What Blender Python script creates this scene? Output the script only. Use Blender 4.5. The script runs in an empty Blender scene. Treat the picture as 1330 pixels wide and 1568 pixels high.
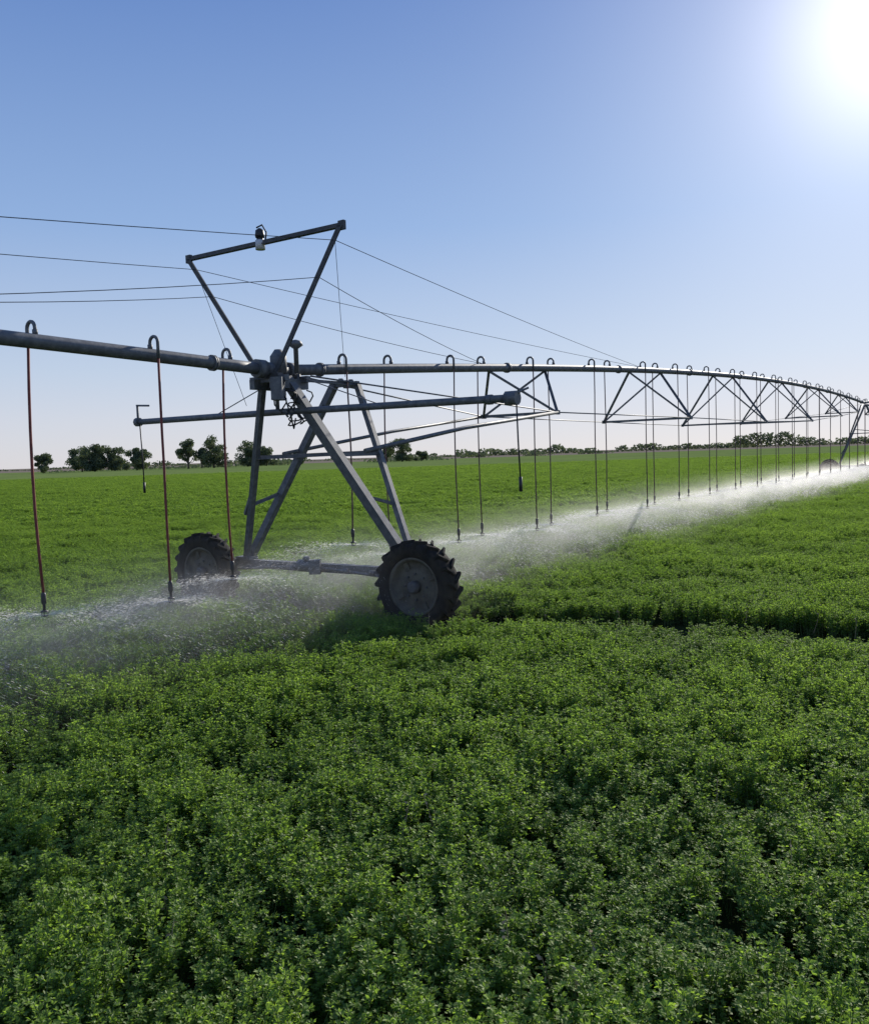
import bpy, math, random
import numpy as np
from mathutils import Vector, Matrix, noise as mnoise
random.seed(7); rng=np.random.default_rng(11)
scene=bpy.context.scene
COL=scene.collection

# ---------------------------------------------------------------- materials
def new_mat(name):
    m=bpy.data.materials.new(name); m.use_nodes=True
    nt=m.node_tree; nt.nodes.clear()
    out=nt.nodes.new('ShaderNodeOutputMaterial')
    return m,nt,out
def ramp(nt,fac,stops):
    r=nt.nodes.new('ShaderNodeValToRGB')
    e=r.color_ramp.elements
    while len(e)<len(stops): e.new(0.5)
    for i,(p,c) in enumerate(stops):
        e[i].position=p; e[i].color=(*c,1)
    nt.links.new(fac,r.inputs[0]); return r.outputs[0]
def noise_node(nt,scale,detail=3,vec=None,rough=.5):
    n=nt.nodes.new('ShaderNodeTexNoise'); n.inputs['Scale'].default_value=scale
    n.inputs['Detail'].default_value=detail; n.inputs['Roughness'].default_value=rough
    if vec is None:
        g=nt.nodes.new('ShaderNodeNewGeometry'); vec=g.outputs['Position']
    nt.links.new(vec,n.inputs['Vector']); return n
def basic(name,stops,scale=4,rough=.5,metal=0,bump=0.0,spec=.5):
    m,nt,out=new_mat(name)
    b=nt.nodes.new('ShaderNodeBsdfPrincipled')
    n=noise_node(nt,scale,6,rough=.65)
    c=ramp(nt,n.outputs['Fac'],stops)
    nt.links.new(c,b.inputs['Base Color'])
    b.inputs['Roughness'].default_value=rough; b.inputs['Metallic'].default_value=metal
    b.inputs['Specular IOR Level'].default_value=spec
    if bump:
        bp=nt.nodes.new('ShaderNodeBump'); bp.inputs['Strength'].default_value=bump
        bp.inputs['Distance'].default_value=.01
        nt.links.new(n.outputs['Fac'],bp.inputs['Height']); nt.links.new(bp.outputs[0],b.inputs['Normal'])
    nt.links.new(b.outputs[0],out.inputs[0]); return m
M_galv=basic('galvanized_steel',[(.3,(.10,.105,.11)),(.55,(.16,.165,.17)),(.75,(.25,.25,.245))],11,.58,.25,.15,.35)
M_gdark=basic('weathered_steel',[(.3,(.06,.063,.065)),(.7,(.13,.13,.13))],12,.65,.2,.15,.3)
M_rubber=basic('tire_rubber',[(.3,(.016,.016,.016)),(.75,(.05,.045,.035))],7,.9,0,.2,.15)
M_rim=basic('muddy_rim',[(.3,(.07,.066,.054)),(.7,(.17,.155,.12))],6,.8,0,.2,.2)
M_hose=basic('drop_hose_rubber',[(.3,(.17,.045,.04)),(.7,(.28,.085,.07))],6,.6,0,0,.2)
M_hose2=basic('drop_hose_grey',[(.3,(.13,.07,.065)),(.7,(.22,.13,.12))],6,.6,0,0,.2)
M_black=basic('black_plastic',[(.3,(.02,.02,.02)),(.7,(.04,.04,.04))],8,.5)
M_white=basic('pale_plastic',[(.3,(.55,.55,.52)),(.7,(.7,.7,.66))],8,.4)
M_cable=basic('steel_cable',[(.3,(.04,.04,.045)),(.7,(.08,.08,.085))],8,.9,0,0,.0)

def leaf_mat(name,dark,mid,light,trans=.45,gloss=.12,scale=.5,tint=(1.5,1.7,.5),zg=0.0):
    m,nt,out=new_mat(name)
    L=nt.links
    g=nt.nodes.new('ShaderNodeNewGeometry')
    n=noise_node(nt,scale,4,g.outputs['Position'])
    a=nt.nodes.new('ShaderNodeMath'); a.operation='MULTIPLY_ADD'
    L.new(g.outputs['Random Per Island'],a.inputs[0]); a.inputs[1].default_value=.45
    s=nt.nodes.new('ShaderNodeMath'); s.operation='MULTIPLY'; L.new(n.outputs['Fac'],s.inputs[0]); s.inputs[1].default_value=.6
    L.new(s.outputs[0],a.inputs[2]); fac=a.outputs[0]
    if zg:   # paler young shoots on top; bright tips and canopy depth shading painted in too
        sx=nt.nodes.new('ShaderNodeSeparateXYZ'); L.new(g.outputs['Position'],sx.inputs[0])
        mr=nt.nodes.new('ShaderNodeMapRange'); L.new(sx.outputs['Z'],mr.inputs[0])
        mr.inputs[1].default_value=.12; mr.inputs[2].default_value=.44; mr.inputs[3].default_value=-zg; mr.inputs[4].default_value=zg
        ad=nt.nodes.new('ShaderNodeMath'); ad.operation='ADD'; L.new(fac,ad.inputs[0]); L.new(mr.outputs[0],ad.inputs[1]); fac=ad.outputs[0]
    c=ramp(nt,fac,[(.15,dark),(.5,mid),(.88,light)])
    d=nt.nodes.new('ShaderNodeBsdfDiffuse'); L.new(c,d.inputs[0])
    t=nt.nodes.new('ShaderNodeBsdfTranslucent')
    mx=nt.nodes.new('ShaderNodeMix'); mx.data_type='RGBA'; mx.blend_type='MULTIPLY'; mx.inputs[0].default_value=1
    L.new(c,mx.inputs[6]); mx.inputs[7].default_value=(*tint,1); L.new(mx.outputs[2],t.inputs[0])
    m1=nt.nodes.new('ShaderNodeMixShader'); m1.inputs[0].default_value=trans
    L.new(d.outputs[0],m1.inputs[1]); L.new(t.outputs[0],m1.inputs[2])
    gl=nt.nodes.new('ShaderNodeBsdfGlossy'); gl.inputs['Roughness'].default_value=.5
    gl.inputs[0].default_value=(.85,.9,.75,1)
    m2=nt.nodes.new('ShaderNodeMixShader'); m2.inputs[0].default_value=gloss
    L.new(m1.outputs[0],m2.inputs[1]); L.new(gl.outputs[0],m2.inputs[2])
    L.new(m2.outputs[0],out.inputs[0]); return m
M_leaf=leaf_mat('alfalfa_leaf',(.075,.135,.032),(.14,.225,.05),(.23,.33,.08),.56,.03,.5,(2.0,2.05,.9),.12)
M_stem=basic('alfalfa_stem',[(.3,(.09,.14,.04)),(.7,(.14,.20,.06))],5,.6)
M_tree=leaf_mat('tree_leaf',(.075,.095,.062),(.105,.13,.08),(.14,.165,.095),.45,.02,.15,(1.6,1.65,1.1))  # leaf colours lightened to paint distance haze onto the trees
M_bark=basic('tree_bark',[(.3,(.07,.06,.05)),(.7,(.15,.13,.11))],2,.9)
M_dry=basic('dry_stalk',[(.3,(.30,.20,.11)),(.7,(.42,.31,.18))],5,.8)

# ---------------------------------------------------------------- mesh builder
class MB:
    def __init__(s): s.v=[]; s.f=[]; s.m=[]; s.sm=[]
    def add(s,vs,fs,mi=0,smooth=False):
        o=len(s.v); s.v+= [tuple(v) for v in vs]
        for f in fs: s.f.append(tuple(i+o for i in f)); s.m.append(mi); s.sm.append(smooth)
    def tube(s,pts,r,n=8,mi=0,cap=True):
        pts=[Vector(p) for p in pts]; rs=r if isinstance(r,(list,tuple)) else [r]*len(pts)
        t=(pts[1]-pts[0]).normalized()
        up=Vector((0,0,1)) if abs(t.z)<.9 else Vector((1,0,0))
        u=t.cross(up).normalized(); vs=[]
        for i,p in enumerate(pts):
            if i==0: tt=pts[1]-pts[0]
            elif i==len(pts)-1: tt=pts[-1]-pts[-2]
            else: tt=(pts[i+1]-pts[i]).normalized()+(pts[i]-pts[i-1]).normalized()
            tt.normalize(); u=(u-tt*u.dot(tt)).normalized(); w=tt.cross(u)
            for k in range(n):
                a=2*math.pi*k/n; vs.append(p+(u*math.cos(a)+w*math.sin(a))*rs[i])
        fs=[]
        for i in range(len(pts)-1):
            for k in range(n):
                k2=(k+1)%n; fs.append((i*n+k,i*n+k2,(i+1)*n+k2,(i+1)*n+k))
        s.add(vs,fs,mi,n>5)
        if cap:
            o=len(s.v)-len(vs)
            s.f.append(tuple(o+k for k in range(n))[::-1]); s.m.append(mi); s.sm.append(False)
            e=o+(len(pts)-1)*n
            s.f.append(tuple(e+k for k in range(n))); s.m.append(mi); s.sm.append(False)
    def extrude(s,p,q,prof,hint=(0,0,1),mi=0):
        p=Vector(p); q=Vector(q); t=(q-p).normalized(); h=Vector(hint)
        if abs(t.dot(h))>.97: h=Vector((1,0,0))
        x=t.cross(h).normalized(); y=x.cross(t).normalized()
        n=len(prof); vs=[p+x*a+y*b for a,b in prof]+[q+x*a+y*b for a,b in prof]
        fs=[(k,(k+1)%n,(k+1)%n+n,k+n) for k in range(n)]+[tuple(range(n))[::-1],tuple(range(n,2*n))]
        s.add(vs,fs,mi)
    def box(s,p,q,w,h,hint=(0,0,1),mi=0):
        s.extrude(p,q,[(-w/2,-h/2),(w/2,-h/2),(w/2,h/2),(-w/2,h/2)],hint,mi)
    def angle(s,p,q,w,t=.012,hint=(0,0,1),mi=0):
        s.extrude(p,q,[(-w/2,-w/2),(w/2,-w/2),(w/2,-w/2+t),(-w/2+t,-w/2+t),(-w/2+t,w/2),(-w/2,w/2)],hint,mi)
    def obj(s,name,mats,parent=None):
        me=bpy.data.meshes.new(name); me.from_pydata(s.v,[],s.f)
        for m in mats: me.materials.append(m)
        me.polygons.foreach_set('material_index',s.m); me.polygons.foreach_set('use_smooth',s.sm)
        me.update(); o=bpy.data.objects.new(name,me); COL.objects.link(o)
        if parent: o.parent=parent
        return o

# ---------------------------------------------------------------- irrigator frame
DX,DY=.562,.827
def F(s,l,z): return Vector((-2.26+DX*s+DY*l, 12.7+DY*s-DX*l, z))
D3=Vector((DX,DY,0)); P3=Vector((DY,-DX,0)); UP=Vector((0,0,1))
TW=56.0
def pz(s):
    if s<0:
        x=-s/45; return 3.75+.30*4*x*(1-x)
    if s<=TW:
        x=s/TW; return 3.75+.75*4*x*(1-x)+1.3*x
    x=(s-TW)/TW; 
    return 5.05+.9*4*x*(1-x)
piv=bpy.data.objects.new('center_pivot_irrigator',None); COL.objects.link(piv)

mb=MB()
ss=list(np.arange(-13.5,-.29,.75))+[-.3]
mb.tube([F(s,0,pz(s)) for s in ss],.083,14)
mb.tube([F(s,0,pz(s)) for s in np.arange(.35,112,.8)],.083,14)
for s in [-11,-6.4,-1.15,1.0,6.9,13,19,25,31,37,43,49,55,61,68,75,82,90]:
    for o in (-.016,.016):
        mb.tube([F(s+o-.011,0,pz(s+o)),F(s+o+.011,0,pz(s+o))],.108,16)
mb.obj('main_pipe',[M_galv],piv)
mb=MB()
mb.tube([F(-.36,0,3.76),F(-.2,0,3.76)],.13,16); mb.tube([F(-.2,0,3.76),F(.25,0,3.76)],.105,16)
mb.tube([F(.25,0,3.76),F(.38,0,3.76)],.13,16)
mb.tube([F(.05,.05,3.7),F(.05,.05,3.95),F(.05,.05,4.05)],[.12,.12,.05],14)
mb.tube([F(.18,.28,3.7),F(.18,.28,4.05),F(.18,.28,4.10),F(.18,.28,4.16),F(.18,.28,4.18)],[.035,.035,.11,.08,.02],14)
mb.box(F(-.25,-.2,3.55),F(.45,-.2,3.55),.1,.14); mb.box(F(-.25,.2,3.55),F(.45,.2,3.55),.1,.14)
mb.box(F(-.1,-.35,3.62),F(-.1,.35,3.62),.09,.09); mb.box(F(.35,-.35,3.62),F(.35,.35,3.62),.09,.09)
mb.box(F(.1,.0,3.36),F(.1,.0,3.62),.2,.16)
mb.box(F(-.2,.26,3.30),F(-.2,.26,3.62),.26,.16)
mb.obj('flex_joint',[M_galv],piv)
mb=MB()
for k in range(6):
    a=random.uniform(.1,.2); cx=random.uniform(-.1,.35); cz=3.25+random.uniform(-.12,.1); ph=random.random()*6
    pts=[F(.0+cx+a*math.cos(t+ph)*.8,.28+.08*math.sin(3*t),cz+a*1.3*math.sin(t+ph)) for t in np.linspace(0,5.2,16)]
    mb.tube(pts,.011,6)
mb.tube([F(-.1,.2,3.6),F(-.05,.3,3.2),F(.05,.3,2.9),F(.2,.2,3.05)],.012,6)
mb.obj('cable_loops',[M_black],piv)
gn=MB(); hs=MB(); wt=MB()
nozz=[]
base=[-12.3,-10.6,-9.1,-7.5,-5.9,-3.67,-2.15,-.83,1.46,2.84,4.6,5.96,7.8,9.1,11.07,12.4,14.6]
s=16.0; k=0
while s<100:
    base.append(s); s+=1.35 if k%2==0 else 1.85; k+=1
sides=[]
for i,s in enumerate(base):
    side=-1 if i%2==1 else 1
    sides.append(side)
for i,(s,sd) in enumerate(zip(base,sides)):
    z=pz(s); zn=.75+random.uniform(-.05,.05)
    if abs(s-1.46)<.01: zn=1.04
    n=9; r=.075
    c=[]
    for t in range(n):
        a=math.pi*(1-t/(n-1)) if sd>0 else math.pi*t/(n-1)
        c.append(F(s,r*math.cos(a)+sd*r,z+.15+r*math.sin(a)))
    pts=[F(s,0,z+.07)]+c+[F(s,sd*2*r,z-.05)]
    gn.tube(pts,.021,8)
    gn.tube([F(s,0,z+.075),F(s,0,z+.13)],.032,8)
    lean=random.uniform(-.05,.05); hr=.016 if s<1 else .014
    q=[F(s+lean*math.sin(j/6*3.1),sd*2*r+random.uniform(-.004,.004),z-.05+(zn+.28-z+.05)*j/6) for j in range(7)]
    hs.tube(q,hr,6,0 if s<1 else 1)
    e=q[-1]
    wt.tube([e,e-UP*.02,e-UP*.12,e-UP*.14,e-UP*.2],[.016,.03,.03,.018,.016],8)
    wt.tube([e-UP*.2,e-UP*.215,e-UP*.225],[.012,.045,.045],8)
    wt.tube([e-UP*.265,e-UP*.275],[.04,.03],8)
    for a in (0,2.1,4.2):
        o=Vector((math.cos(a),math.sin(a),0))*.038
        wt.tube([e-UP*.22+o,e-UP*.27+o],.004,4)
    nozz.append(e-UP*.25)
gn.obj('goosenecks',[M_galv],piv); hs.obj('drop_hoses',[M_hose,M_hose2],piv); wt.obj('sprinkler_heads',[M_black],piv)

def span(s0,s1,nodes,w,dp):
    mb=MB(); prev=None
    for s,wi,di in zip(nodes,w,dp):
        z=pz(s)-di
        N=F(s,wi,z); A=F(s,-wi,z)
        mb.angle(N,A,.06,.01)
        for B in (N,A):
            mb.angle(F(s-1.25,0,pz(s-1.25)-.06),B,.05,.01); mb.angle(F(s+1.25,0,pz(s+1.25)-.06),B,.05,.01)
            mb.box(B-D3*.08,B+D3*.08,.05,.09)
        if prev:
            mb.tube([prev[0],N],.014,6); mb.tube([prev[1],A],.014,6)
        else:
            mb.tube([F(s0+.7,.08,pz(s0+.7)-.1),N],.014,6); mb.tube([F(s0+.7,-.08,pz(s0+.7)-.1),A],.014,6)
        prev=(N,A)
    mb.tube([prev[0],F(s1-.7,.08,pz(s1-.7)-.1)],.014,6); mb.tube([prev[1],F(s1-.7,-.08,pz(s1-.7)-.1)],.014,6)
    return mb
mb=span(0,TW,[7.4,15,22.8,30.8,39,47.5],[.9,1.3,1.5,1.5,1.35,.9],[1.0,1.42,1.75,1.8,1.5,1.05])
mb.tube([F(1.1,.75,2.55),F(3.9,.8,2.92),F(7.4,.9,pz(7.4)-1.0)],.036,8)
mb.tube([F(.9,-.75,2.55),F(3.9,-.82,2.92),F(7.4,-.9,pz(7.4)-1.0)],.03,8)
mb.obj('span_truss',[M_galv],piv)
span(TW,2*TW,[TW+7.4,TW+15,TW+22.8,TW+30.8,TW+39,TW+47.5],[.9,1.3,1.5,1.5,1.35,.9],[1.0,1.42,1.75,1.8,1.5,1.05]).obj('span_truss_outer',[M_galv],piv)

def wheel(c,name):
    mb=MB(); n=56
    prof=[(.40,-.10),(.43,-.135),(.50,-.155),(.565,-.15),(.598,-.125),(.605,-.06),(.607,0),(.605,.06),(.598,.125),(.565,.15),(.50,.155),(.43,.135),(.40,.10)]
    def lathe(prof,mi):
        vs=[];fs=[];m=len(prof)
        for k in range(n):
            a=2*math.pi*k/n; rd=P3*math.cos(a)+UP*math.sin(a)
            for r,x in prof: vs.append(c+rd*r+D3*x)
        for k in range(n):
            for j in range(m-1):
                k2=(k+1)%n; fs.append((k*m+j,k*m+j+1,k2*m+j+1,k2*m+j))
        mb.add(vs,fs,mi,True)
    lathe(prof,0)
    lathe([(.405,-.115),(.415,-.125),(.385,-.12),(.37,-.10),(.355,-.03),(.30,-.015),(.24,-.05),(.13,-.05),(.0,-.05)],1)
    lathe([(.405,.115),(.415,.125),(.385,.12),(.37,.10),(.355,.03),(.30,.015),(.0,.0)],1)
    nl=19
    for side in (-1,1):
        for k in range(nl):
            a0=2*math.pi*(k+(.5 if side>0 else 0))/nl
            def pt(a,x,r): return c+(P3*math.cos(a)+UP*math.sin(a))*r+D3*x
            st=[(0.0,-.01),(.075,.075),(.14,.15),(.158,.17)]
            ring=[]
            for q,(x,da) in enumerate(st):
                hw=.036; top=.652 if q<3 else .60; bot=.59 if q<3 else .52
                a=a0+da
                ring.append([pt(a-hw*1.25,side*x,bot),pt(a+hw*1.25,side*x,bot),pt(a+hw*.8,side*x,top),pt(a-hw*.8,side*x,top)])
            vs=[v for r_ in ring for v in r_]; fs=[]
            for q in range(3):
                for j in range(4): fs.append((q*4+j,q*4+(j+1)%4,(q+1)*4+(j+1)%4,(q+1)*4+j))
            fs+= [(0,1,2,3),(12,13,14,15)]
            mb.add(vs,fs,0)
    mb.tube([c-D3*.17,c-D3*.15,c-D3*.04],[.06,.085,.09],14,2)
    for k in range(8):
        a=k*math.pi/4; o=(P3*math.cos(a)+UP*math.sin(a))*.18
        mb.tube([c+o-D3*.075,c+o-D3*.045],.018,6,2)
    for k in range(4):
        a=k*math.pi/2+.5; o=(P3*math.cos(a)+UP*math.sin(a))
        mb.box(c+o*.25-D3*.045,c+o*.37-D3*.045,.07,.03,D3,1)
    mb.tube([c+D3*.02,c+D3*.2],.07,12,2); mb.box(c+D3*.16-UP*.14,c+D3*.16+UP*.12,.24,.16,D3,2)
    return mb.obj(name,[M_rubber,M_rim,M_gdark],piv)

def tower(s0,ws,top,nm):
    wz=.645
    mb=MB(); b=s0+.9; k=1.68; zb=.86
    h=pz(s0)-.12
    mb.angle(F(b,k,zb),F(s0+.1,.14,h),.135,.03,D3); mb.box(F(b,k,zb)-D3*.02,F(s0+.1,.14,h)-D3*.02,.07,.03,D3)
    mb.angle(F(b+.1,k,zb),F(s0+1.75,.12,h),.085,.014,D3)
    mb.angle(F(b,-k,zb),F(s0-.1,-.12,h),.085,.014,D3)
    mb.angle(F(b+.1,-k,zb),F(s0+1.5,-.14,h),.11,.02,D3)
    def lg(kk,st,z): 
        f=(z-zb)/(h-zb); return F(b+(st-b)*f,kk*(1-f)+ (.13 if kk>0 else -.13)*f,z)
    z=2.5 if s0<1 else 3
    mb.angle(lg(-k,s0-.1,z),lg(k,s0+1.75,z)+UP*.03,.06,.01)
    mb.angle(lg(k,s0+.1,z),lg(k,s0+1.75,z),.05,.01)
    mb.angle(lg(-k,s0-.1,z),lg(-k,s0+1.5,z),.05,.01)
    mb.angle(lg(-k,s0-.1,1.75),lg(-k,s0+1.5,1.9),.05,.01); mb.angle(lg(-k,s0-.1,2.0),lg(-k,s0-.1,1.6)-P3*.12,.05,.01)
    mb.angle(lg(k,s0+.1,1.9),lg(k,s0+1.75,1.75),.05,.01)
    mb.angle(lg(k,s0+.1,3.1),lg(-k,s0+1.5,3.3),.05,.01)
    mb.angle(F(s0+.1,.14,h),F(s0+1.75,.12,h),.05,.01); 
    for st in (s0+1.5,s0+1.75):
        mb.box(F(st,-.14,h),F(st,.14,h),.08,.1); mb.box(F(st,0,h),F(st,0,h+.08),.2,.06)
    mb.box(F(b,-2.2,.76),F(b,2.2,.76),.13,.13)
    for kk in (-1,1):
        mb.box(F(b,kk*1.68-.16,.85),F(b,kk*1.68+.16,.85),.2,.05)
        mb.box(F(b-.12,kk*2.12,.80),F(b-.12,kk*2.12,.55),.16,.2)
    c=F(b-.16,-.05,.80)
    mb.tube([c-P3*.32,c-P3*.30,c+P3*.05,c+P3*.08],[.07,.095,.095,.06],14)
    mb.box(c+P3*.02-UP*.12,c+P3*.02+UP*.1,.16,.17); mb.box(c-P3*.15+UP*.1,c-P3*.15+UP*.14,.14,.1)
    mb.tube([c-P3*.3-UP*.02,F(b-.16,-2.1,.66)],.022,8); mb.tube([c+P3*.08-UP*.02,F(b-.16,2.05,.66)],.022,8)
    for kk in (-1,-.5,.6,1.1):
        mb.tube([F(b-.16,kk-.05,.75),F(b-.16,kk+.05,.75)],.04,8)
    mb.obj(nm,[M_galv],piv)
    wheel(F(s0+ws,2.08,wz),'drive_wheel'+top); wheel(F(s0+ws,-2.22,wz),'rear_wheel'+top)
tower(0,.5,'','drive_tower')
tower(TW,.5,'_outer','drive_tower_outer')

mb=MB()
mb.tube([F(.2,-3.4,3.17),F(.2,0,3.16),F(.2,3.8,3.12)],.05,10)
mb.tube([F(.2,-3.44,3.17),F(.2,-3.36,3.17)],.075,10); mb.tube([F(.2,3.72,3.12),F(.2,3.88,3.12)],.09,10)
mb.tube([F(.2,3.45,3.12),F(.2,3.52,3.12)],.065,10)
mb.tube([F(.2,-3.4,3.1),F(.2,-3.4,3.46)],.02,6); mb.tube([F(.2,-3.42,3.45),F(.2,-3.1,3.43)],.018,6)
mb.tube([F(.2,3.8,3.12),F(.24,3.9,3.2),F(.3,3.98,3.24)],.015,6)
mb.tube([F(.2,-.15,3.16),F(.2,-.15,3.7)],.03,8); mb.tube([F(.3,.2,3.16),F(.3,.2,3.7)],.03,8)
mb.tube([F(.25,-1.6,3.17),F(.3,-.1,3.7)],.008,6); mb.tube([F(.25,1.8,3.14),F(.3,.1,3.7)],.008,6)
mb.obj('cross_boom',[M_galv],piv)
mb=MB()
for l,zt in ((-3.36,3.15),(3.86,3.1)):
    mb.tube([F(.2,l,zt),F(.22,l,2.6),F(.2,l+.03,2.1)],.011,6); mb.tube([F(.2,l+.03,2.15),F(.2,l+.03,1.97)],.022,8)
mb.obj('boom_drops',[M_black],piv)

mb=MB()
Lt=F(-.1,-1.58,5.57); Rt=F(-.1,1.46,5.56)
mb.angle(Lt,Rt,.075,.02); mb.box(Lt,Rt,.03,.05)
mb.angle(Lt,F(-.1,-.16,3.7),.075,.02,D3); mb.angle(Rt,F(-.1,.16,3.7),.075,.02,D3)
for p in (Lt,Rt): mb.box(p-UP*.07,p+UP*.05,.1,.05,D3)
mb.box(F(-.1,-.22,3.66),F(-.1,.22,3.66),.12,.08)
mb.obj('cable_mast',[M_gdark],piv)
def lerp(a,b,t): return a+(b-a)*t
mb=MB()
Ba=F(-.1,-.16,3.7);Bb=F(-.1,.16,3.7)
for top,bot in ((Lt,Ba),(Rt,Bb)):
    hi=lerp(top,bot,.1); lo=lerp(top,bot,.34)
    for p,s in ((hi,14.6),(lo,5.9),(hi,-12.5),(lo,-6.2)):
        q=F(s,0,pz(s)+.08); pts=[]
        for j in range(9):
            t=j/8; w=lerp(p,q,t); w.z-=.05*4*t*(1-t); pts.append(w)
        mb.tube(pts,.005,5)
    mb.tube([hi,F(1.6,0,3.75) if top is Rt else F(.3,-.9,3.3)],.004,5)
mb.obj('stay_cables',[M_cable],piv)
mb=MB(); c=lerp(Lt,Rt,.5)
mb.tube([c+UP*.0,c+UP*.07],.05,12,0); mb.tube([c+UP*.07,c+UP*.1,c+UP*.17,c+UP*.2],[.065,.07,.06,.02],14,0)
mb.tube([c-UP*.1,c+UP*.03],.07,12,1)
mb.tube([c+P3*.1,c+P3*.13+UP*.12,c+P3*.05+UP*.24,c-P3*.06+UP*.22],.012,6,0)
mb.obj('beacon_light',[M_black,M_white],piv)
mb=MB(); e=F(-13.5,0,pz(-13.5))
mb.tube([e,e+UP*.3,e-D3*.15+UP*.4,e-D3*.8+UP*.65],[.06,.05,.04,.02],10)
mb.obj('end_gun',[M_galv],piv)

# ---------------------------------------------------------------- ground
def zone_noise(x,y,sc,seed=0): return mnoise.noise(Vector((x*sc+seed,y*sc-seed,seed*.37)))
gm,nt,out=new_mat('field_ground')
b=nt.nodes.new('ShaderNodeBsdfPrincipled'); b.inputs['Roughness'].default_value=1; b.inputs['Specular IOR Level'].default_value=0
g=nt.nodes.new('ShaderNodeNewGeometry'); sx=nt.nodes.new('ShaderNodeSeparateXYZ'); nt.links.new(g.outputs['Position'],sx.inputs[0])
n1=noise_node(nt,.05,6,g.outputs['Position']); n2=noise_node(nt,1.6,5,g.outputs['Position'])
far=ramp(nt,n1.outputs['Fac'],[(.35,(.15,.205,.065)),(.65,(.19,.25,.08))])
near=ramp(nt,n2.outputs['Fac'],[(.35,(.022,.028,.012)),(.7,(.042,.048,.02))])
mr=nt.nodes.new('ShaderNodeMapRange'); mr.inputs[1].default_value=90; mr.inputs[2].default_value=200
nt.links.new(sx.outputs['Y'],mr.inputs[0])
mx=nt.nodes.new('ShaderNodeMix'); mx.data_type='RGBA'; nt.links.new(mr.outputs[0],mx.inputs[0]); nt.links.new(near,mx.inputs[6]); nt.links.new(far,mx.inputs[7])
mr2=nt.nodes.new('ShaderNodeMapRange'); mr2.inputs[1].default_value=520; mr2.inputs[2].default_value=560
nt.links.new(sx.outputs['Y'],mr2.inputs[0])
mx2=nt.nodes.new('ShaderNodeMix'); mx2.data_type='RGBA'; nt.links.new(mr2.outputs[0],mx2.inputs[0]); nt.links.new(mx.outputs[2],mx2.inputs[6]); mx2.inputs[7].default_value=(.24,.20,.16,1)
nt.links.new(mx2.outputs[2],b.inputs['Base Color'])
bp=nt.nodes.new('ShaderNodeBump'); bp.inputs['Strength'].default_value=.6; bp.inputs['Distance'].default_value=.2
nt.links.new(n2.outputs['Fac'],bp.inputs['Height']); nt.links.new(bp.outputs[0],b.inputs['Normal'])
nt.links.new(b.outputs[0],out.inputs[0])
mb=MB(); mb.add([(-4000,-60,0),(4000,-60,0),(4000,6000,0),(-4000,6000,0)],[(0,1,2,3)]); mb.obj('ground',[gm])

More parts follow.
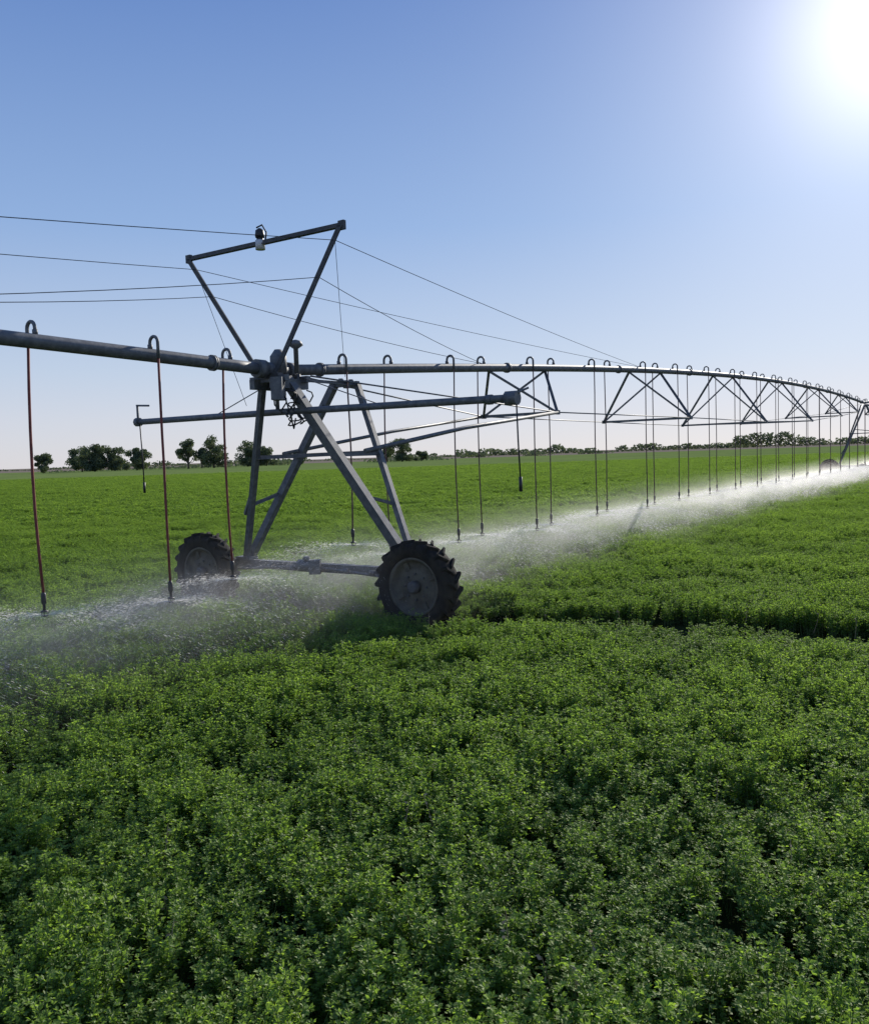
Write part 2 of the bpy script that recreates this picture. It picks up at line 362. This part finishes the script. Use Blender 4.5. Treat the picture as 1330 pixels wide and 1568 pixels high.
# ---------------------------------------------------------------- alfalfa plants
def np_mesh(name,V,Fc,mi,mats):
    me=bpy.data.meshes.new(name)
    nf=len(Fc); k=Fc.shape[1]
    me.vertices.add(len(V)); me.vertices.foreach_set('co',V.astype(np.float32).ravel())
    me.loops.add(nf*k); me.loops.foreach_set('vertex_index',Fc.astype(np.int32).ravel())
    me.polygons.add(nf); me.polygons.foreach_set('loop_start',np.arange(0,nf*k,k,dtype=np.int32))
    for m in mats: me.materials.append(m)
    me.polygons.foreach_set('material_index',mi.astype(np.int32))
    me.update(calc_edges=True); me.validate(); return me
def norm(a): return a/np.maximum(np.linalg.norm(a,axis=-1,keepdims=True),1e-9)
def plant_patch(name,rad,ncrown,nstem,nleaf,ls,hmin,hmax):
    V=[];Fs=[];vo=0
    P=[];Dr=[];S=[]
    for c in range(ncrown):
        cr=rad*math.sqrt(rng.random()); ca=rng.random()*6.283; cx,cy=cr*math.cos(ca),cr*math.sin(ca)
        hc=rng.uniform(hmin,hmax)
        for s in range(nstem):
            a=rng.random()*6.283; ln=rng.uniform(0,.15); h=hc*rng.uniform(.78,1.12)
            x0,y0=cx+rng.normal(0,.03),cy+rng.normal(0,.03)
            tip=np.array([x0+math.cos(a)*ln,y0+math.sin(a)*ln,h])
            b0=np.array([x0,y0,0.]); mid=(b0+tip)/2+np.array([-math.cos(a)*ln*.2,-math.sin(a)*ln*.2,0])
            w=.0022
            for (p,q) in ((b0,mid),(mid,tip)):
                for ax in (np.array([w,0,0]),np.array([0,w,0])):
                    V.append(np.stack([p-ax,p+ax,q+ax*.7,q-ax*.7])); Fs.append(np.array([[0,1,2,3]])+vo); vo+=4
            n=int(nleaf*rng.uniform(.8,1.2))
            for i in range(n):
                t=1-(rng.random()**1.6)*.72
                p=(1-t)**2*b0+2*t*(1-t)*mid+t*t*tip
                aa=rng.random()*6.283; pet=rng.uniform(.008,.035)*(1.3-t*.85)
                d=np.array([math.cos(aa),math.sin(aa),rng.uniform(.1,.9)]); d/=np.linalg.norm(d)
                q=p+d*pet; sz=ls*rng.uniform(.65,1.15)*(1.15-.4*t)
                for da in (-1.1,0,1.1):
                    dd=np.array([math.cos(aa+da),math.sin(aa+da),d[2]*.6+rng.uniform(-.35,.5)])
                    P.append(q);Dr.append(dd/np.linalg.norm(dd));S.append(sz)
    P=np.array(P);Dr=np.array(Dr);S=np.array(S)[:,None]
    side=norm(np.cross(Dr,np.array([0,0,1.])+rng.normal(0,.4,P.shape)))
    nr=norm(np.cross(side,Dr))
    a=P; bpt=P+Dr*S*.55+side*S*.26+nr*S*.09; c=P+Dr*S; d=P+Dr*S*.55-side*S*.26+nr*S*.09
    LV=np.stack([a,bpt,c,d],1).reshape(-1,3); n=len(P)
    SV=np.concatenate(V); SQ=np.concatenate(Fs)
    idx=np.arange(n)[:,None]*4+len(SV)
    T=np.concatenate([idx+np.array([[0,1,2]]),idx+np.array([[0,2,3]]),SQ[:,[0,1,2]],SQ[:,[0,2,3]]])
    mi=np.concatenate([np.zeros(2*n),np.ones(2*len(SQ))])
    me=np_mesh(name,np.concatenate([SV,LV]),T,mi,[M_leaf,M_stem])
    return bpy.data.objects.new(name,me)
cn=bpy.data.collections.new('alfalfa_plants')
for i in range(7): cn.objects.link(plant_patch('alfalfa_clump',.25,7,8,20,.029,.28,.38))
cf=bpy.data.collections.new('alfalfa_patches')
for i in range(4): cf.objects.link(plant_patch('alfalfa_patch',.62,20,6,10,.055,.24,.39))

track=[(-4.6,14.85),(-3.82,14.40),(-2,13.0),(-.26,11.9),(1.0,11.75),(2.2,11.5),(3.7,10.85),(5.1,10.0),(7,8.9),(10,7.2)]
def tdist(x,y):
    best=9
    for (a,b_),(c,d) in zip(track,track[1:]):
        vx,vy=c-a,d-b_; t=max(0,min(1,((x-a)*vx+(y-b_)*vy)/(vx*vx+vy*vy)))
        q=math.hypot(x-a-t*vx,y-b_-t*vy)
        if q<abs(best): best=q if (y-b_-t*vy)>0 else -q
    return best
def field(name,col,ncol,y0,y1,sp,sc,x0m,slope):
    pts=[];rz=[];sl=[];ix=[]
    y=y0
    while y<y1:
        xm=slope*y+x0m; x=-xm
        while x<xm:
            px=x+rng.uniform(-.5,.5)*sp*1.1; py=y+rng.uniform(-.5,.5)*sp*1.1
            td=tdist(px,py) if 6<py<16 else 9
            if abs(td)>.47:
                h=.98+.22*zone_noise(px,py,.55,3)+.26*zone_noise(px,py,1.5,8)+.10*zone_noise(px,py,.12,5)
                h*=rng.uniform(.88,1.10)
                if zone_noise(px,py,1.1,15)<-.44: h*=.72
                if 0<td<.85: h*=1.03
                if -1.1<td<0 and px>.5: h=min(h,.95)*.78
                pts.append((px,py,0)); rz.append(rng.random()*6.283); q=sc*rng.uniform(.9,1.15)
                sl.append((q,q,h)); ix.append(int(rng.integers(0,ncol)))
            x+=sp
        y+=sp
    me=bpy.data.meshes.new(name); me.from_pydata(pts,[],[])
    A=me.attributes.new('rz','FLOAT','POINT'); A.data.foreach_set('value',rz)
    A=me.attributes.new('sl','FLOAT_VECTOR','POINT'); A.data.foreach_set('vector',np.array(sl,dtype=np.float32).ravel())
    A=me.attributes.new('ix','INT','POINT'); A.data.foreach_set('value',ix)
    o=bpy.data.objects.new(name,me); COL.objects.link(o)
    ng=bpy.data.node_groups.new(name+'_scatter','GeometryNodeTree')
    ng.interface.new_socket('Geometry',in_out='INPUT',socket_type='NodeSocketGeometry')
    ng.interface.new_socket('Geometry',in_out='OUTPUT',socket_type='NodeSocketGeometry')
    N=ng.nodes; gi=N.new('NodeGroupInput'); go=N.new('NodeGroupOutput')
    ip=N.new('GeometryNodeInstanceOnPoints'); ci=N.new('GeometryNodeCollectionInfo')
    ci.inputs['Collection'].default_value=col; ci.inputs['Separate Children'].default_value=True; ci.inputs['Reset Children'].default_value=True
    def na(nm,t):
        a=N.new('GeometryNodeInputNamedAttribute'); a.data_type=t; a.inputs['Name'].default_value=nm; return a.outputs['Attribute']
    cx=N.new('ShaderNodeCombineXYZ'); ng.links.new(na('rz','FLOAT'),cx.inputs[2])
    ng.links.new(gi.outputs[0],ip.inputs['Points']); ng.links.new(ci.outputs[0],ip.inputs['Instance'])
    ip.inputs['Pick Instance'].default_value=True
    ng.links.new(na('ix','INT'),ip.inputs['Instance Index']); ng.links.new(cx.outputs[0],ip.inputs['Rotation'])
    ng.links.new(na('sl','FLOAT_VECTOR'),ip.inputs['Scale']); ng.links.new(ip.outputs[0],go.inputs[0])
    md=o.modifiers.new('scatter','NODES'); md.node_group=ng
    return o
field('alfalfa_crop',cn,7,1.6,34,.325,1.0,1.8,.56)
field('distant_alfalfa_crop',cf,4,34,170,.95,1.25,4,.56)
mb=MB()
for i in range(70):
    y=random.uniform(3.2,16); x=random.uniform(-.55,.55)*y; a=random.random()*6.28; l=random.uniform(.02,.12); h=random.uniform(.32,.46)
    p=Vector((x,y,.1)); q=Vector((x+l*math.cos(a),y+l*math.sin(a),h))
    mb.tube([p,(p+q)/2+Vector((.01,0,0)),q],[.003,.003,.0015],4)
    for j in range(3):
        t=random.uniform(.6,1); b_=p+(q-p)*t; d=Vector((random.gauss(0,1),random.gauss(0,1),random.uniform(-1,.6))).normalized()*.03; e=d.orthogonal().normalized()*.007
        mb.add([b_,b_+d*.5+e,b_+d,b_+d*.5-e],[(0,1,2,3)])
mb.obj('dry_stalks',[M_dry])

# ---------------------------------------------------------------- trees
def make_tree(name,x,y,w,h,airy=1.0,nb=9):
    mb=MB(); base=Vector((x,y,0))
    tr=h*.035
    mb.tube([base,base+Vector((.1*tr,0,h*.2)),base+Vector((w*.02,0,h*.42)),base+Vector((w*.04,0,h*.7))],[tr,tr*.75,tr*.55,tr*.2],7,1)
    blobs=[]
    nb=int(nb*2.2)
    for i in range(nb):
        a=random.random()*6.283; zf=random.uniform(.10,.86) if airy>.7 else random.uniform(.25,.88)
        k=math.sqrt(max(.1,1-((zf-.38)/.55)**2)); rr=random.uniform(.05,.42)*w*k
        zc=zf*h
        c=base+Vector((math.cos(a)*rr,math.sin(a)*rr,zc)); r=random.uniform(.10,.18)*w
        blobs.append((c,r))
        mb.tube([base+Vector((0,0,h*random.uniform(.1,.3))),(base+c)/2+Vector((0,0,zc*.1)),c],[tr*.4,tr*.25,tr*.08],5,1)
    n=int(230*airy)
    for c,r in blobs:
        for i in range(n):
            d=Vector((random.gauss(0,1),random.gauss(0,1),random.gauss(0,1))).normalized()*r*(random.random()**.4)*random.uniform(.8,1.2)
            p=c+Vector((d.x,d.y,d.z*.85)); s=random.uniform(.2,.55)
            if p.z<.3: continue
            u=Vector((random.gauss(0,1),random.gauss(0,1),random.gauss(0,1))).normalized(); v=u.orthogonal().normalized()
            mb.add([p-u*s,p+v*s*.7,p+u*s,p-v*s*.6],[(0,1,2,3)],0)
    return mb.obj(name,[M_tree,M_bark])
for (x,w,h,a,nb) in [(-155,17,13.2,1,15),(-164,15,11.5,1,11),(-147,14,11,1,10),(-133,13,10.5,1,10),(-110,12,14.5,.65,10),(-98,15,15,.75,12),(-104,9,9.5,.7,7),(-86,15,12.5,.9,11),(-78,12,10.5,.9,9),(-14,14,11,.9,10),(-21,9,8.5,.9,6),(-5,8,5.5,.9,4),(-179,11,9.5,.9,8),(-62,9,6.5,.8,5)]:
    make_tree('cottonwood_tree',x,400+random.uniform(-12,12),w,h,a,nb)
mb=MB()
def mass(x0,x1,y,h,dens,sm=.9,sx_=2.2,lo=.2,off=.55):
    x=x0
    while x<x1:
        hh=h*max(lo,off+.9*mnoise.noise(Vector((x*.02,y*.01,3)))+.45*mnoise.noise(Vector((x*.09,1,9))))
        for i in range(int(dens*max(.25,hh/h))):
            p=Vector((x+random.uniform(-4,4),y+random.uniform(-6,6),hh*random.random()**.8)); s=random.uniform(sm,sx_)*(1 if hh>.25*h else .6)
            u=Vector((random.gauss(0,1),random.gauss(0,.5),random.gauss(0,.6))).normalized(); v=u.orthogonal().normalized()
            mb.add([p-u*s,p+v*s*.8,p+u*s,p-v*s*.7],[(0,1,2,3)],0)
        x+=4
mass(-560,-150,950,8,44,.7,1.7,.08,.35); mass(-140,0,1000,8,44,.7,1.7,.08,.35); mass(0,330,900,11,80,.7,1.8,.08,.38); mass(300,660,860,15,100,.7,1.8,.1,.42); mass(20,40,600,9,110,.5,1.4); mass(62,78,560,7,110,.5,1.4); mass(105,125,600,8,110,.5,1.4)
mass(-190,-68,430,3.0,70,.4,.9); mass(-30,10,430,2.5,50,.4,.9)
mb.obj('distant_tree_line',[M_tree])

# ---------------------------------------------------------------- spray droplets
dm,nt,out=new_mat('water_droplets')
d=nt.nodes.new('ShaderNodeBsdfDiffuse'); d.inputs[0].default_value=(.8,.8,.82,1)
t=nt.nodes.new('ShaderNodeBsdfTranslucent'); t.inputs[0].default_value=(.88,.87,.85,1)
m_=nt.nodes.new('ShaderNodeMixShader'); m_.inputs[0].default_value=.7
nt.links.new(d.outputs[0],m_.inputs[1]); nt.links.new(t.outputs[0],m_.inputs[2]); nt.links.new(m_.outputs[0],out.inputs[0])
Vs=[]
for nz in nozz:
    dist=nz.y
    N=int(8500 if dist<25 else 3600); njet=26
    jet=rng.integers(0,njet,N); ph=jet*2*np.pi/njet+rng.normal(0,.045,N)+rng.random()*6
    diffuse=rng.random(N)<.45; ph=np.where(diffuse,rng.random(N)*6.283,ph)
    v=rng.normal(5.8,1.1,N); vz=rng.normal(.22,.32,N)
    tt=rng.random(N)**.9*.40
    r=.04+v*tt*(1-.5*tt); x=nz.x+np.cos(ph)*r; y=nz.y+np.sin(ph)*r
    z=nz.z+vz*tt-4.9*tt*tt+rng.normal(0,.04,N)*(tt*4)
    ok=z>.12
    x,y,z,ph,tt,v,vz=[q[ok] for q in (x,y,z,ph,tt,v,vz)]
    n=len(x); sc=max(1.0,dist/17)
    L=(.020*(sc**.3)*rng.uniform(.5,1.6,n))[:,None]; W=(.0012*sc*rng.uniform(.5,1.5,n))[:,None]
    p=np.stack([x,y,z],1); dr=norm(np.stack([np.cos(ph)*v,np.sin(ph)*v,vz-9.8*tt],1))
    sd=norm(np.cross(dr,rng.normal(0,1,(n,3))))
    Vs.append(np.stack([p-dr*L,p+sd*W,p+dr*L,p-sd*W],1).reshape(-1,3))
V=np.concatenate(Vs); nq=len(V)//4
me=np_mesh('water_spray',V,np.arange(nq*4).reshape(-1,4),np.zeros(nq),[dm])
o=bpy.data.objects.new('water_spray',me); COL.objects.link(o)

vm,nt,out=new_mat('fine_mist'); L=nt.links
vs_=nt.nodes.new('ShaderNodeVolumeScatter'); vs_.inputs['Color'].default_value=(1,.985,.97,1); vs_.inputs['Anisotropy'].default_value=.72
tc=nt.nodes.new('ShaderNodeTexCoord'); sp=nt.nodes.new('ShaderNodeSeparateXYZ'); L.new(tc.outputs['Object'],sp.inputs[0])
def math_(op,a,b=None):
    m=nt.nodes.new('ShaderNodeMath'); m.operation=op
    for i,q in enumerate((a,b)):
        if q is None: continue
        if isinstance(q,(int,float)): m.inputs[i].default_value=q
        else: L.new(q,m.inputs[i])
    return m.outputs[0]
def smooth(v,a,b_):
    m=nt.nodes.new('ShaderNodeMapRange'); m.interpolation_type='SMOOTHSTEP'; L.new(v,m.inputs[0])
    m.inputs[1].default_value=a; m.inputs[2].default_value=b_; m.inputs[3].default_value=0; m.inputs[4].default_value=1
    return m.outputs[0]
ya=math_('ABSOLUTE',sp.outputs['Y'])
core=math_('MULTIPLY',smooth(ya,2.5,0),smooth(sp.outputs['Z'],1.05,.5))
halo=math_('MULTIPLY',smooth(ya,3.6,.3),smooth(sp.outputs['Z'],1.55,.4))
nn=noise_node(nt,.9,3)
mn=nt.nodes.new('ShaderNodeMapRange'); L.new(nn.outputs['Fac'],mn.inputs[0]); mn.inputs[1].default_value=.35; mn.inputs[2].default_value=.7; mn.inputs[3].default_value=.2; mn.inputs[4].default_value=1.6
# the near spray (first tower and overhang) is wetter than the far run
gg=nt.nodes.new('ShaderNodeNewGeometry'); gs=nt.nodes.new('ShaderNodeSeparateXYZ'); L.new(gg.outputs['Position'],gs.inputs[0])
boost=math_('ADD',math_('MULTIPLY',smooth(gs.outputs['Y'],18,12),.55),1.0)
den=math_('MULTIPLY',math_('MULTIPLY',math_('ADD',math_('MULTIPLY',core,.11),math_('MULTIPLY',halo,.036)),mn.outputs[0]),boost)
L.new(den,vs_.inputs['Density']); L.new(vs_.outputs[0],out.inputs['Volume'])
vm.cycles.volume_step_rate=.9
mist=bpy.data.objects.new('water_mist',None); COL.objects.link(mist)
seg=[-12,-6,0,6,12,18,24,32,40,50,60,75,95]
for i,(a,b_) in enumerate(zip(seg,seg[1:])):
    h=(b_-a)/2-.004
    mb=MB(); z0,z1,yy=.05,1.6,3.65
    mb.add([(-h,-yy,z0),(h,-yy,z0),(h,yy,z0),(-h,yy,z0),(-h,-yy,z1),(h,-yy,z1),(h,yy,z1),(-h,yy,z1)],[(3,2,1,0),(4,5,6,7),(0,1,5,4),(1,2,6,5),(2,3,7,6),(3,0,4,7)])
    o=mb.obj('mist_%d'%(i+1),[vm],mist)
    c=F((a+b_)/2,0,0); o.location=c; o.rotation_euler=(0,0,math.atan2(DY,DX))

# ---------------------------------------------------------------- light, sky, camera
az=math.radians(28.4); el=math.radians(22.8)
sd=Vector((math.sin(az)*math.cos(el),math.cos(az)*math.cos(el),math.sin(el)))
w=bpy.data.worlds.new('World'); scene.world=w; w.use_nodes=True
nt=w.node_tree; L=nt.links; bg=nt.nodes['Background']; sky=nt.nodes.new('ShaderNodeTexSky'); sky.sky_type='NISHITA'
sky.sun_disc=False; sky.sun_elevation=el; sky.sun_rotation=az; sky.air_density=1.0; sky.dust_density=.35; sky.ozone_density=3.0
def vm_(op,a,b,o=0):
    m=nt.nodes.new('ShaderNodeVectorMath'); m.operation=op
    for i,q in enumerate((a,b)):
        if isinstance(q,tuple): m.inputs[i].default_value=q
        else: L.new(q,m.inputs[i])
    return m.outputs[o]
k=.085
c0=vm_('MULTIPLY',sky.outputs[0],(.84*k,.92*k,1.18*k))
den=vm_('ADD',vm_('MULTIPLY',c0,(.62,.58,.50)),(1,1,1))
c1=vm_('DIVIDE',c0,den)
tc=nt.nodes.new('ShaderNodeTexCoord'); sz=nt.nodes.new('ShaderNodeSeparateXYZ'); L.new(tc.outputs['Generated'],sz.inputs[0])
gr=ramp(nt,sz.outputs['Z'],[(0,(.82,.80,.84)),(.05,(.74,.77,.87)),(.10,(.62,.72,.88)),(.25,(.33,.50,.82)),(.45,(.16,.295,.65)),(1,(.08,.17,.44))])
mx=nt.nodes.new('ShaderNodeMix'); mx.data_type='RGBA'; mx.inputs[0].default_value=.75
L.new(c1,mx.inputs[6]); L.new(gr,mx.inputs[7])
dt=vm_('DOT_PRODUCT',vm_('NORMALIZE',tc.outputs['Generated'],(0,0,0)),tuple(sd),1)
def pw(e,g):
    m0=nt.nodes.new('ShaderNodeMath'); m0.operation='MAXIMUM'; L.new(dt,m0.inputs[0]); m0.inputs[1].default_value=0
    m1=nt.nodes.new('ShaderNodeMath'); m1.operation='POWER'; L.new(m0.outputs[0],m1.inputs[0]); m1.inputs[1].default_value=e
    m2=nt.nodes.new('ShaderNodeMath'); m2.operation='MULTIPLY'; L.new(m1.outputs[0],m2.inputs[0]); m2.inputs[1].default_value=g
    return m2.outputs[0]
ad=nt.nodes.new('ShaderNodeMath'); L.new(pw(220,.65),ad.inputs[0]); L.new(pw(40,.27),ad.inputs[1])
ad2=nt.nodes.new('ShaderNodeMath'); L.new(ad.outputs[0],ad2.inputs[0]); L.new(pw(8,.05),ad2.inputs[1])
cb=nt.nodes.new('ShaderNodeCombineXYZ'); 
for i in range(3): L.new(ad2.outputs[0],cb.inputs[i])
glow=vm_('MULTIPLY',cb.outputs[0],(1.0,.92,.80))
c2=vm_('MULTIPLY',vm_('ADD',mx.outputs[2],glow),(10,10,10))
L.new(c2,bg.inputs[0]); bg.inputs[1].default_value=.1
ld=bpy.data.lights.new('sun','SUN'); ld.energy=5; ld.angle=math.radians(.5); ld.color=(1,.94,.84)
lo=bpy.data.objects.new('sun',ld); COL.objects.link(lo)
lo.rotation_euler=sd.to_track_quat('Z','Y').to_euler(); lo.location=(10,20,30)
cd=bpy.data.cameras.new('camera'); cd.sensor_fit='HORIZONTAL'; cd.sensor_width=36; cd.lens=36; cd.clip_end=9000; cd.clip_start=.05
co=bpy.data.objects.new('camera',cd); COL.objects.link(co)
co.matrix_world=Matrix.Translation((0,0,2.45))@Matrix.Rotation(math.radians(90-3.74),4,'X')@Matrix.Rotation(math.radians(-1.85),4,'Z')
scene.camera=co
scene.view_settings.view_transform='Standard'; scene.view_settings.look='None'; scene.view_settings.exposure=0
